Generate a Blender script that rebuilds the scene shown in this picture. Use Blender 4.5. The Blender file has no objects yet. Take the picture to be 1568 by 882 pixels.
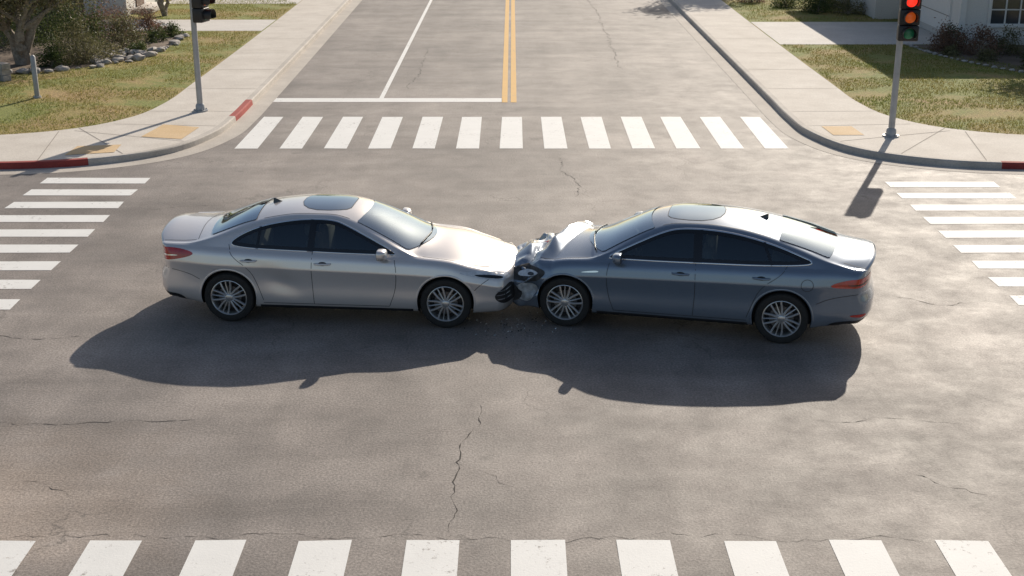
import bpy, bmesh, math, random
import numpy as np
from mathutils import Vector, Matrix, noise
from mathutils.bvhtree import BVHTree
random.seed(7); rng=np.random.default_rng(7)
scene=bpy.context.scene
COL=scene.collection

# ------------------------------------------------------------------ materials
def mk(name):
    m=bpy.data.materials.new(name); m.use_nodes=True
    nt=m.node_tree; b=nt.nodes['Principled BSDF']
    return m,nt,b
def N(nt,t,**kw):
    n=nt.nodes.new(t)
    for k,v in kw.items():
        if k in n.inputs: n.inputs[k].default_value=v
        else: setattr(n,k,v)
    return n
def coord(nt,scale=(1,1,1),rot=(0,0,0)):
    tc=N(nt,'ShaderNodeTexCoord'); mp=N(nt,'ShaderNodeMapping')
    mp.inputs['Scale'].default_value=scale; mp.inputs['Rotation'].default_value=rot
    nt.links.new(tc.outputs['Object'],mp.inputs['Vector']); return mp.outputs['Vector']
def noi(nt,vec,scale,detail=4,rough=.55,dist=0):
    n=N(nt,'ShaderNodeTexNoise'); n.inputs['Scale'].default_value=scale
    n.inputs['Detail'].default_value=detail; n.inputs['Roughness'].default_value=rough
    n.inputs['Distortion'].default_value=dist
    nt.links.new(vec,n.inputs['Vector']); return n.outputs['Fac']
def ramp(nt,fac,stops):
    r=N(nt,'ShaderNodeValToRGB'); e=r.color_ramp.elements
    while len(e)<len(stops): e.new(0.5)
    for i,(p,c) in enumerate(stops):
        e[i].position=p
        if not hasattr(c,'__len__'): c=(c,c,c)
        e[i].color=(c[0],c[1],c[2],1)
    nt.links.new(fac,r.inputs['Fac']); return r.outputs['Color']
def mix(nt,a,b,fac,mode='MIX'):
    n=N(nt,'ShaderNodeMix',data_type='RGBA',blend_type=mode)
    for s,v in ((n.inputs[0],fac),(n.inputs[6],a),(n.inputs[7],b)):
        if isinstance(v,bpy.types.NodeSocket): nt.links.new(v,s)
        elif hasattr(v,'__len__'): s.default_value=(v[0],v[1],v[2],1)
        else: s.default_value=v
    return n.outputs[2]
def bump(nt,b,h,strength,dist=.01):
    n=N(nt,'ShaderNodeBump'); n.inputs['Strength'].default_value=strength; n.inputs['Distance'].default_value=dist
    nt.links.new(h,n.inputs['Height']); nt.links.new(n.outputs['Normal'],b.inputs['Normal'])
def simple(name,col,rough=.5,metal=0,coat=0,var=.0,scale=8,emit=0,spec=.5,bmp=0):
    m,nt,b=mk(name)
    b.inputs['Roughness'].default_value=rough; b.inputs['Metallic'].default_value=metal
    b.inputs['Coat Weight'].default_value=coat; b.inputs['Coat Roughness'].default_value=.05
    b.inputs['Specular IOR Level'].default_value=spec
    v=coord(nt); f=noi(nt,v,scale,5)
    c0=tuple(x*(1-var) for x in col); c1=tuple(min(1,x*(1+var)) for x in col)
    c=ramp(nt,f,[(.3,c0),(.7,c1)]); nt.links.new(c,b.inputs['Base Color'])
    if bmp: bump(nt,b,f,bmp)
    if emit:
        b.inputs['Emission Color'].default_value=(*col,1); b.inputs['Emission Strength'].default_value=emit
    return m

def asphalt_color(nt):
    v=coord(nt)
    big=noi(nt,v,.22,5,.6,.4); med=noi(nt,v,1.3,6,.65,.3); fine=noi(nt,v,38,3,.7)
    vs=coord(nt,(.9,.10,1)); st=noi(nt,vs,1.0,5,.6)      # tyre-path streaks along the main street
    vh=coord(nt,(.12,.9,1)); sh=noi(nt,vh,1.0,5,.6,.3)
    c=ramp(nt,big,[(.32,(.205,.178,.160)),(.5,(.262,.228,.204)),(.7,(.335,.293,.262))])
    dv=N(nt,'ShaderNodeVectorMath',operation='DISTANCE'); dv.inputs[1].default_value=(-5.0,10.9,0); nt.links.new(v,dv.inputs[0])
    ad=N(nt,'ShaderNodeMath',operation='MULTIPLY_ADD'); ad.inputs[1].default_value=3.2; nt.links.new(med,ad.inputs[0]); nt.links.new(dv.outputs['Value'],ad.inputs[2])
    mr=N(nt,'ShaderNodeMapRange'); mr.inputs[1].default_value=3.8; mr.inputs[2].default_value=1.9; mr.inputs[3].default_value=0; mr.inputs[4].default_value=.6
    nt.links.new(ad.outputs[0],mr.inputs[0])
    c=mix(nt,c,(.43,.34,.27),mr.outputs[0])
    c=mix(nt,c,ramp(nt,med,[(.3,.76),(.55,1.0),(.75,1.16)]),1,'MULTIPLY')
    c=mix(nt,c,ramp(nt,st,[(.32,.82),(.6,1.06)]),1,'MULTIPLY')
    c=mix(nt,c,ramp(nt,sh,[(.32,.76),(.62,1.07)]),1,'MULTIPLY')
    c=mix(nt,c,ramp(nt,fine,[(.28,.55),(.5,1.0),(.72,1.55)]),1,'MULTIPLY')
    return c,fine,med
def m_asphalt():
    m,nt,b=mk('asphalt'); c,fine,med=asphalt_color(nt)
    vor=N(nt,'ShaderNodeTexVoronoi',feature='DISTANCE_TO_EDGE'); vor.inputs['Scale'].default_value=.38
    v=coord(nt); dn=N(nt,'ShaderNodeTexNoise'); dn.inputs['Scale'].default_value=1.6; dn.inputs['Detail'].default_value=6
    nt.links.new(v,dn.inputs['Vector'])
    va=N(nt,'ShaderNodeVectorMath',operation='MULTIPLY_ADD'); va.inputs[1].default_value=(1.2,1.2,1.2)
    nt.links.new(dn.outputs['Color'],va.inputs[0]); nt.links.new(v,va.inputs[2]); nt.links.new(va.outputs[0],vor.inputs['Vector'])
    crack=ramp(nt,vor.outputs['Distance'],[(.0,1),(.006,0)])
    mask=ramp(nt,noi(nt,v,.35,3),[(.48,0),(.58,.6)])
    cm=mix(nt,crack,mask,1,'MULTIPLY')
    c=mix(nt,c,(.08,.07,.06),cm)
    sp=ramp(nt,noi(nt,v,2.6,2,.5),[(.69,0),(.76,.4)]); c=mix(nt,c,(.10,.09,.08),sp)
    nt.links.new(c,b.inputs['Base Color'])
    rr=ramp(nt,noi(nt,v,1.6,8,.75),[(.35,.63),(.65,.76)]); nt.links.new(rr,b.inputs['Roughness']); b.inputs['Specular IOR Level'].default_value=.5
    bump(nt,b,fine,.5,.008); return m
def m_paint(name,col):
    m,nt,b=mk(name); a,fine,med=asphalt_color(nt); v=coord(nt)
    w=noi(nt,v,14,8,.75); w2=noi(nt,v,1.1,3)
    ww=N(nt,'ShaderNodeMath',operation='ADD'); nt.links.new(w,ww.inputs[0])
    w2s=N(nt,'ShaderNodeMath',operation='MULTIPLY'); w2s.inputs[1].default_value=.35; nt.links.new(w2,w2s.inputs[0]); nt.links.new(w2s.outputs[0],ww.inputs[1])
    f=ramp(nt,ww.outputs[0],[(.49,0.85),(.585,0.0)])
    cc=mix(nt,col,tuple(x*.86 for x in col),noi(nt,v,3,4))
    c=mix(nt,cc,a,f); nt.links.new(c,b.inputs['Base Color']); b.inputs['Roughness'].default_value=.7
    bump(nt,b,fine,.3,.006); return m
def m_concrete(name,c0,c1,joint=True):
    m,nt,b=mk(name); v=coord(nt); f=noi(nt,v,1.2,6,.65); g=noi(nt,v,30,4,.6)
    c=ramp(nt,f,[(.3,c0),(.7,c1)]); c=mix(nt,c,ramp(nt,g,[(.3,.85),(.7,1.1)]),1,'MULTIPLY')
    nt.links.new(c,b.inputs['Base Color']); b.inputs['Roughness'].default_value=.85; bump(nt,b,g,.2,.005); return m
def m_lawn():
    m,nt,b=mk('lawn_grass'); v=coord(nt); f=noi(nt,v,.45,6,.65,.5); g=noi(nt,v,16,5,.7)
    c=ramp(nt,f,[(.36,(.38,.26,.11)),(.46,(.32,.26,.08)),(.56,(.21,.23,.05)),(.72,(.28,.28,.07))])
    c=mix(nt,c,ramp(nt,g,[(.3,.6),(.5,1),(.72,1.4)]),1,'MULTIPLY')
    nt.links.new(c,b.inputs['Base Color']); b.inputs['Roughness'].default_value=.9; bump(nt,b,g,.9,.04); return m
def m_leaf(name,c0,c1,sc=2.5):
    m,nt,b=mk(name); v=coord(nt); f=noi(nt,v,sc,4); g=noi(nt,v,25,2)
    c=ramp(nt,f,[(.35,c0),(.65,c1)]); c=mix(nt,c,ramp(nt,g,[(.3,.6),(.7,1.4)]),1,'MULTIPLY')
    nt.links.new(c,b.inputs['Base Color']); b.inputs['Roughness'].default_value=.6
    b.inputs['Specular IOR Level'].default_value=.25
    tr=N(nt,'ShaderNodeBsdfTranslucent'); nt.links.new(c,tr.inputs['Color'])
    mx=N(nt,'ShaderNodeMixShader'); mx.inputs[0].default_value=.35
    nt.links.new(b.outputs[0],mx.inputs[1]); nt.links.new(tr.outputs[0],mx.inputs[2])
    nt.links.new(mx.outputs[0],nt.nodes['Material Output'].inputs['Surface']); return m
def m_carpaint(name,col,metal=.75,rough=.33):
    m,nt,b=mk(name); v=coord(nt)
    fl=noi(nt,v,400,1); d=noi(nt,v,2.2,4)
    c=mix(nt,col,tuple(x*.93 for x in col),d); c=mix(nt,c,ramp(nt,fl,[(.3,.93),(.7,1.07)]),1,'MULTIPLY')
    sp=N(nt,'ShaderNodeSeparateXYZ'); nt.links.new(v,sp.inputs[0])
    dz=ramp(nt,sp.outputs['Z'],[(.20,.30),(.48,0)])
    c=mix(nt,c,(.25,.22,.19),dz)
    nt.links.new(c,b.inputs['Base Color'])
    b.inputs['Metallic'].default_value=metal; b.inputs['Roughness'].default_value=rough
    b.inputs['Coat Weight'].default_value=1; b.inputs['Coat Roughness'].default_value=.04
    return m
def m_glass(name,tint,base=.06,gl=(.92,.97,1)):
    m=bpy.data.materials.new(name); m.use_nodes=True; nt=m.node_tree
    nt.nodes.remove(nt.nodes['Principled BSDF'])
    t=N(nt,'ShaderNodeBsdfTransparent'); t.inputs[0].default_value=(*tint,1)
    g=N(nt,'ShaderNodeBsdfGlossy'); g.inputs['Roughness'].default_value=.04; g.inputs[0].default_value=(*gl,1)
    fr=N(nt,'ShaderNodeFresnel'); fr.inputs[0].default_value=1.6
    ad=N(nt,'ShaderNodeMath',operation='ADD',use_clamp=True); ad.inputs[1].default_value=base; nt.links.new(fr.outputs[0],ad.inputs[0])
    mx=N(nt,'ShaderNodeMixShader'); nt.links.new(ad.outputs[0],mx.inputs[0])
    nt.links.new(t.outputs[0],mx.inputs[1]); nt.links.new(g.outputs[0],mx.inputs[2])
    nt.links.new(mx.outputs[0],nt.nodes['Material Output'].inputs['Surface']); return m

M={}
M['asphalt']=m_asphalt()
M['white']=m_paint('white_road_paint',(.84,.83,.80)); M['yellow']=m_paint('yellow_road_paint',(.74,.43,.11))
M['walk']=m_concrete('sidewalk_concrete',(.56,.505,.44),(.69,.635,.565))
M['kerb']=m_concrete('kerb_concrete',(.44,.40,.35),(.60,.55,.49))
M['gutter']=m_concrete('gutter_concrete',(.44,.395,.345),(.58,.525,.46))
M['red']=m_concrete('red_kerb_paint',(.26,.03,.03),(.42,.08,.06))
M['drive']=m_concrete('driveway_concrete',(.60,.56,.51),(.70,.66,.61))
M['tactile']=m_concrete('tactile_paving',(.62,.42,.21),(.70,.51,.30))
M['seam']=simple('joint_dark',(.30,.265,.23),.9)
M['crack']=simple('crack_dark',(.06,.053,.047),.95)
M['lawn']=m_lawn()
M['soil']=m_concrete('mulch',(.12,.085,.06),(.24,.18,.13))
M['ground']=m_concrete('dry_earth',(.22,.19,.13),(.28,.24,.17))
M['blade']=m_leaf('grass_blades',(.36,.29,.10),(.23,.26,.06),.6)
M['leaf_g']=m_leaf('leaf_green',(.045,.07,.022),(.12,.15,.05))
M['leaf_o']=m_leaf('leaf_olive',(.12,.12,.055),(.24,.22,.12))
M['leaf_b']=m_leaf('leaf_brown',(.15,.09,.06),(.30,.19,.14))
M['bark']=simple('bark',(.32,.27,.215),.9,var=.35,scale=14,bmp=.6)
M['rock']=simple('rock',(.44,.40,.36),.9,var=.3,scale=6,bmp=.5)
M['stucco']=simple('stucco_white',(.76,.74,.71),.9,var=.05,scale=20,bmp=.2)
M['stucco2']=simple('stucco_grey',(.58,.56,.53),.9,var=.06,scale=20,bmp=.2)
M['roof']=simple('roof_tile',(.18,.14,.12),.85,var=.3,scale=9,bmp=.5)
M['trim']=simple('white_trim',(.78,.77,.75),.6,var=.03)
M['garage']=simple('garage_door_paint',(.20,.19,.18),.6,var=.05)
M['wpane']=simple('window_pane',(.05,.06,.07),.08,var=.1,spec=.8)
M['fence']=simple('fence_wood',(.18,.13,.10),.85,var=.3,scale=10,bmp=.3)
M['galv']=simple('galvanised_steel',(.40,.41,.42),.5,.4,var=.12,scale=5)
M['blackp']=simple('black_plastic',(.018,.018,.019),.45,var=.2)
M['blackg']=simple('gloss_black',(.008,.008,.009),.15,coat=.5,var=.1)
M['rubber']=simple('tyre_rubber',(.022,.021,.02),.8,var=.25,scale=20)
M['rim']=simple('alloy',(.62,.61,.60),.3,.8,var=.05)
M['rimd']=simple('alloy_dark',(.03,.03,.032),.4,.6,var=.1)
M['steel']=simple('brake_steel',(.18,.17,.165),.4,.9,var=.1)
M['chrome']=simple('chrome',(.82,.82,.82),.14,1,var=.02)
M['interior']=simple('interior_dark',(.035,.034,.034),.8,var=.2)
M['seat']=simple('seat_fabric',(.26,.225,.195),.8,var=.2)
M['lampred']=simple('tail_lamp_red',(.50,.010,.010),.15,coat=1,var=.3,scale=12)
M['lampclear']=simple('head_lamp',(.66,.68,.70),.12,.2,coat=1,var=.25,scale=14)
M['scrap']=simple('torn_plastic_grey',(.38,.40,.42),.5,.2,var=.5,scale=14)
M['engine']=simple('engine_bay_grime',(.05,.05,.052),.6,.3,var=.6,scale=16)
M['glass']=m_glass('side_glass',(.42,.48,.48),.05,(.85,.95,1))
M['wglass']=m_glass('windscreen_glass',(.62,.70,.70),.34,(.74,.88,1))
M['dglass']=m_glass('sunroof_glass',(.05,.05,.06),.26,(.72,.86,1))
M['silver']=m_carpaint('silver_paint',(.80,.755,.725),.5,.28)
M['bluegrey']=m_carpaint('bluegrey_paint',(.215,.265,.335),.5,.26)
M['lens_r']=simple('red_lens',(.9,.03,.015),.2,emit=1.4)
M['lens_a']=simple('amber_lens',(.75,.13,.02),.2,emit=.25)
M['lens_g']=simple('green_lens',(.03,.22,.11),.2)
M['plate']=simple('plate',(.6,.6,.6),.5,var=.3,scale=25)

# ------------------------------------------------------------------ mesh helpers
def obj(name,verts,faces,mat,parent=None,smooth=False,mi=None,ang=None):
    me=bpy.data.meshes.new(name); me.from_pydata([tuple(map(float,v)) for v in verts],[],faces)
    mats=mat if isinstance(mat,list) else [mat]
    for m in mats: me.materials.append(M[m])
    if mi is not None: me.polygons.foreach_set('material_index',mi)
    if smooth: me.polygons.foreach_set('use_smooth',[True]*len(me.polygons))
    me.update()
    if smooth and ang: me.set_sharp_from_angle(angle=math.radians(ang))
    o=bpy.data.objects.new(name,me); COL.objects.link(o)
    if parent: o.parent=parent
    return o
def empty(name,loc=(0,0,0),rz=0):
    e=bpy.data.objects.new(name,None); COL.objects.link(e); e.location=loc; e.rotation_euler=(0,0,rz)
    e.empty_display_size=.2; return e
def box(name,x0,x1,y0,y1,z0,z1,mat,parent=None,bev=0,seg=2):
    bm=bmesh.new(); bmesh.ops.create_cube(bm,size=1)
    for v in bm.verts:
        v.co=Vector(((x0+x1)/2+v.co.x*(x1-x0),(y0+y1)/2+v.co.y*(y1-y0),(z0+z1)/2+v.co.z*(z1-z0)))
    if bev: bmesh.ops.bevel(bm,geom=bm.edges[:],offset=bev,segments=seg,affect='EDGES',profile=.5)
    me=bpy.data.meshes.new(name); bm.to_mesh(me); bm.free(); me.materials.append(M[mat])
    if bev:
        me.polygons.foreach_set('use_smooth',[True]*len(me.polygons)); me.set_sharp_from_angle(angle=math.radians(50))
    o=bpy.data.objects.new(name,me); COL.objects.link(o)
    if parent: o.parent=parent
    return o
class Acc:
    def __init__(s): s.v=[];s.f=[];s.m=[]
    def add(s,v,f,m=0):
        b=len(s.v); s.v+=list(v); s.f+=[tuple(i+b for i in q) for q in f]; s.m+=[m]*len(f)
    def rect(s,x0,x1,y0,y1,z,m=0): s.add([(x0,y0,z),(x1,y0,z),(x1,y1,z),(x0,y1,z)],[(0,1,2,3)],m)
    def tube(s,pts,rad,n=8,m=0,cap=True):
        pts=[Vector(p) for p in pts]; V=[];F=[]
        for i,p in enumerate(pts):
            t=(pts[min(i+1,len(pts)-1)]-pts[max(i-1,0)]).normalized()
            a=t.cross(Vector((0,0,1)) if abs(t.z)<.9 else Vector((1,0,0))).normalized(); b=t.cross(a)
            for k in range(n):
                th=2*math.pi*k/n; V.append(p+(a*math.cos(th)+b*math.sin(th))*rad[i])
        for i in range(len(pts)-1):
            for k in range(n):
                F.append((i*n+k,i*n+(k+1)%n,(i+1)*n+(k+1)%n,(i+1)*n+k))
        if cap: F+=[tuple(range(n))[::-1],tuple(range((len(pts)-1)*n,len(pts)*n))]
        s.add(V,F,m)
    def lathe(s,prof,axis='y',c=(0,0,0),n=48,m=0):
        V=[];F=[];k=len(prof)
        for i in range(n):
            th=2*math.pi*i/n; ct,st=math.cos(th),math.sin(th)
            for (r,h) in prof:
                if axis=='y': V.append((c[0]+r*ct,c[1]+h,c[2]+r*st))
                else: V.append((c[0]+r*ct,c[1]+r*st,c[2]+h))
        for i in range(n):
            j=(i+1)%n
            for q in range(k-1): F.append((i*k+q,i*k+q+1,j*k+q+1,j*k+q))
        s.add(V,F,m)
    def make(s,name,mats,parent=None,smooth=False,ang=None): return obj(name,s.v,s.f,mats,parent,smooth,s.m,ang)
def catmull(P,sub=8):   # hermite with tangents scaled to each segment (no overshoot on uneven spacing)
    P=[np.array(p,float) for p in P]; n=len(P); D=[(P[i+1]-P[i])/np.linalg.norm(P[i+1]-P[i]) for i in range(n-1)]
    T=[D[0]]+[(D[i]+D[i-1])/np.linalg.norm(D[i]+D[i-1]) for i in range(1,n-1)]+[D[-1]]; out=[]
    for i in range(n-1):
        L=np.linalg.norm(P[i+1]-P[i])
        for k in range(sub):
            t=k/sub; out.append((2*t**3-3*t*t+1)*P[i]+(t**3-2*t*t+t)*T[i]*L+(3*t*t-2*t**3)*P[i+1]+(t**3-t*t)*T[i+1]*L)
    out.append(P[-1]); return out
def chaikin(P,n=2,closed=True):
    P=[np.array(p,float) for p in P]
    for _ in range(n):
        R=[]
        L=len(P)
        for i in range(L if closed else L-1):
            a,b=P[i],P[(i+1)%L]; R+= [a*.75+b*.25,a*.25+b*.75]
        if not closed: R=[P[0]]+R+[P[-1]]
        P=R
    return P

# ------------------------------------------------------------------ ground, road
obj('ground',[(-900,-900,-.03),(900,-900,-.03),(900,1200,-.03),(-900,1200,-.03)],[(0,1,2,3)],'ground')
obj('road',[(-190,-120,0),(190,-120,0),(190,300,0),(-190,300,0)],[(0,1,2,3)],'asphalt')
mk_=Acc(); Z=.004; rm=random.Random(4)
def bar(x0,x1,y0,y1,m=0):
    j=lambda:rm.uniform(-.014,.014)
    mk_.add([(x0+j(),y0+j(),Z),(x1+j(),y0+j(),Z),(x1+j(),y1+j(),Z),(x0+j(),y1+j(),Z)],[(0,1,2,3)],m)
for i in range(13): x=-5.69+.908*i; bar(x,x+.47,26.3,29.55)
for i in range(-4,10):
    x=-.96+.954*i
    if x<4.0 and x>-7.4: bar(x,x+.475,7.3,10.42)
for k in range(14): y=23.62-.857*k; bar(-8.72,-6.78,y-.21,y+.21)
for k in range(14): y=23.33-.80*k; bar(6.9,8.92,y-.20,y+.20)
mk_.rect(-5.95,-.24,31.35,31.85,Z)
mk_.rect(-3.26,-3.15,31.85,200,Z)
mk_.rect(-.25,-.11,31.3,200,Z,1); mk_.rect(-.03,.11,31.3,200,Z,1)
mk_.make('road_markings',['white','yellow'])
# cracks
cr=Acc()
def crack(P,w,seed):
    r=random.Random(seed); pts=[]
    for i in range(len(P)-1):
        a,b=Vector(P[i]),Vector(P[i+1]); n=max(2,int((b-a).length/.07))
        for k in range(n): pts.append(a.lerp(b,k/n))
    d=0;V=[]
    for i,p in enumerate(pts):
        d=d*.85+r.uniform(-.04,.04)
        t=(pts[min(i+1,len(pts)-1)]-pts[max(0,i-1)]).normalized(); n=Vector((-t.y,t.x))
        ww=w*max(.08,r.uniform(-.2,1))*(min(1,i/6,(len(pts)-1-i)/6)*.8+.2)
        q=p+n*d; V+=[(*(q+n*ww),.0025),(*(q-n*ww),.0025)]
    cr.add(V,[(2*i,2*i+1,2*i+3,2*i+2) for i in range(len(pts)-1)])
crack([(.95,25.6),(1.0,24.2),(1.25,23.2),(1.1,22.4)],.012,1)
crack([(-.35,13.5),(-.42,12.8),(-.6,12.0),(-.62,11.2),(-.65,10.5)],.009,2)
crack([(-5.6,13.0),(-4.9,12.85),(-4.1,12.95),(-3.2,12.9)],.008,3)
crack([(-4.9,11.7),(-4.4,11.4),(-4.2,11.2)],.008,4)
crack([(4.6,11.3),(4.3,11.5),(3.8,11.9)],.008,5)
crack([(-5.2,10.47),(-2,10.50),(1,10.46),(4,10.5)],.004,6)
crack([(3.2,13.0),(4.2,13.1),(5,12.9)],.006,7)
crack([(2.0,18.9),(2.6,19.6),(3.5,19.9)],.007,8)
crack([(-7.2,15.8),(-6.2,15.5),(-5.2,15.6)],.008,9)
crack([(-2.6,40),(-2.5,36),(-2.7,33)],.012,10)
crack([(2.9,60),(3.1,48),(3.0,36)],.014,11)
crack([(5.2,17.2),(5.9,16.8),(6.6,17.0)],.007,12)
crack([(-.6,12.0),(-.2,11.75),(.05,11.4)],.006,13)
crack([(-6.4,21.5),(-5.6,21.9),(-4.9,21.8)],.008,14)
cr.make('pavement_cracks','crack')

# ------------------------------------------------------------------ corner blocks
def corner(K,B,far,redtest,gut=.38,nm='sidewalk'):
    K=catmull(K,10);B=catmull(B,10); n=len(K)
    def nrm(P,i):
        t=P[min(i+1,len(P)-1)]-P[max(0,i-1)]; t=t/np.linalg.norm(t); return np.array([-t[1],t[0]])
    sgn=1 if np.dot(nrm(K,n//2),B[n//2]-K[n//2])>0 else -1
    g=Acc(); k=Acc(); w=Acc(); l=Acc(); H=.13
    for i in range(n-1):
        a,b=K[i],K[i+1]; na,nb=nrm(K,i)*sgn,nrm(K,i+1)*sgn
        def P(p,q,z): return (p[0]+q[0],p[1]+q[1],z)
        g.add([P(a,-na*gut,.004),P(b,-nb*gut,.004),P(b,nb*.01,.008),P(a,na*.01,.008)],[(0,1,2,3)])
        m=1 if redtest((a+b)/2) else 0
        k.add([P(a,0*na,0),P(b,0*nb,0),P(b,nb*.012,H-.02),P(a,na*.012,H-.02),P(b,nb*.035,H),P(a,na*.035,H),P(b,nb*.16,H),P(a,na*.16,H)],
              [(0,1,2,3),(3,2,4,5),(5,4,6,7)],m)
        w.add([P(a,na*.16,H-.003),P(b,nb*.16,H-.003),(B[i+1][0],B[i+1][1],H-.003),(B[i][0],B[i][1],H-.003)],[(0,1,2,3)])
    def joint(a,d,L):
        q=np.array([-d[1],d[0]])*.009; a=a+d*.17; b=a+d*(L-.2)
        w.add([(*(a-q),H+.001),(*(a+q),H+.001),(*(b+q),H+.001),(*(b-q),H+.001)],[(0,1,2,3)],1)
    acc=0
    for i in range(n-1):
        seg=np.linalg.norm(K[i+1]-K[i])
        d=nrm(K,i)*sgn
        if seg<1.5:
            acc+=seg
            if acc>1.5:
                acc=0; L=min(np.linalg.norm(p-K[i]) for p in B); joint(K[i],d,L)
        else:
            c=int(seg/1.5)
            for s in range(c):
                t=(s+.5)/c; a=K[i]*(1-t)+K[i+1]*t
                if abs(a[0])>45 or abs(a[1])>75: continue
                L=abs(np.dot((B[i]*(1-t)+B[i+1]*t)-a,d)); joint(a,d,L)
    V=[(p[0],p[1],.115) for p in B]+[far]
    l.add(V,[tuple(range(len(V)))])
    par=empty(nm)
    g.make('gutter','gutter',par); k.make('kerb',['kerb','red'],par); w.make('paving',['walk','seam'],par)
    l.make('lawn','lawn')
KR=[(6.22,290),(6.2,60),(6.2,31),(6.2,29.2),(6.32,27.4),(6.95,25.75),(8.4,24.75),(11,24.4),(16,24.3),(60,24.3),(185,24.3)]
BR=[(8.15,290),(8.15,60),(8.15,33),(8.2,30.6),(8.5,29.0),(9.3,27.8),(10.6,27.1),(12.5,26.9),(17,26.85),(60,26.85),(185,26.85)]
corner(KR,BR,(185,290,.115),lambda p:p[0]>9.3 and p[0]<60)
mir=lambda P:[(-x,y) for x,y in P]
corner([(-6.4,290),(-6.4,60)]+mir(KR[2:]),mir(BR),(-185,290,.115),lambda p:(p[0]<-8.2 and p[0]>-60) or (29.0<p[1]<31.6),.42)
KN=[(4.55,-110),(4.55,0),(4.55,8.2),(4.68,9.2),(5.2,10.0),(6.4,10.6),(9,10.9),(60,10.9),(185,10.9)]
BN=[(6.5,-110),(6.5,0),(6.5,6.7),(6.7,7.5),(7.2,8.1),(8,8.4),(10,8.5),(60,8.5),(185,8.5)]
corner([(x-.12,y+.25) for x,y in KN],BN,(185,-110,.115),lambda p:p[0]>9,.22)
corner([(-x-3.4,y) for x,y in KN],[(-x-3.4,y) for x,y in BN],(-185,-110,.115),lambda p:p[0]<-12,.3)
tp=Acc()
def quad(P,z,m=0): tp.add([(x,y,z) for x,y in P],[(0,1,2,3)],m)
quad([(-7.75,26.85),(-6.85,26.6),(-6.75,27.8),(-7.6,28.1)],.1335)
quad([(-8.8,25.15),(-7.9,25.4),(-7.95,26.1),(-8.8,25.95)],.1335)
quad([(6.75,27.0),(7.4,27.0),(7.35,27.9),(6.7,27.9)],.1335)
tp.make('tactile_paving','tactile')
dv=Acc()
dv.rect(8.16,13.55,40.0,45.2,.121); dv.rect(-14.2,-8.16,43.0,45.8,.121); dv.rect(-13.2,-8.16,50.5,55,.121)
dv.make('driveway','drive')
sb=Acc()
P_=catmull([(12.0,39.9),(12.2,38.3),(12.9,36.2),(14.2,34.3),(16.5,33.2),(24,33)],6); sb.add([(x,y,.120) for x,y in P_]+[(24,39.9,.12)],[tuple(range(len(P_)+1))])
P_=catmull([(-10.4,42.4),(-10.3,39.5),(-10.7,37.2),(-11.8,35.6),(-13.6,34.6),(-22,34.2)],6); sb.add([(x,y,.120) for x,y in P_]+[(-22,42.4,.12)],[tuple(range(len(P_)+1))])
sb.make('planting_bed','soil')

# ------------------------------------------------------------------ vegetation
def leaves(acc,C,size,m=0,flat=0):
    n=len(C); d=rng.normal(size=(n,3)); d/=np.linalg.norm(d,axis=1)[:,None]
    e=rng.normal(size=(n,3)); e-= (e*d).sum(1)[:,None]*d; e/=np.linalg.norm(e,axis=1)[:,None]; f=np.cross(d,e)
    s=size*rng.uniform(.6,1.4,n)[:,None]
    V=np.stack([C-e*s*.9,C+f*s*.4,C+e*s*.9,C-f*s*.4],1).reshape(-1,3)
    b=len(acc.v); acc.v+=V.tolist(); acc.f+=[(b+4*i,b+4*i+1,b+4*i+2,b+4*i+3) for i in range(n)]; acc.m+=[m]*n
def shrub(name,x,y,r,h,mat='leaf_g',n=2600,size=.035,stems=True):
    a=Acc(); nc=34
    cl=rng.normal(size=(nc,3)); cl/=np.linalg.norm(cl,axis=1)[:,None]; cl*=rng.uniform(.45,.95,(nc,1))
    cl[:,2]=np.abs(cl[:,2])*1.0; cl*=np.array([r,r,h*.85])
    idx=rng.integers(0,nc,n); C=cl[idx]+rng.normal(size=(n,3))*r*.17; C[:,2]=np.clip(C[:,2],.01,None)
    leaves(a,C,size,0)
    for k in range(12):
        p=cl[k]; a.tube([(0,0,0),(p[0]*.4,p[1]*.4,p[2]*.6),tuple(p)],[.02,.013,.005],5,1)
    o=a.make(name,[mat,'bark']); o.location=(x,y,.12); return o
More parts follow.
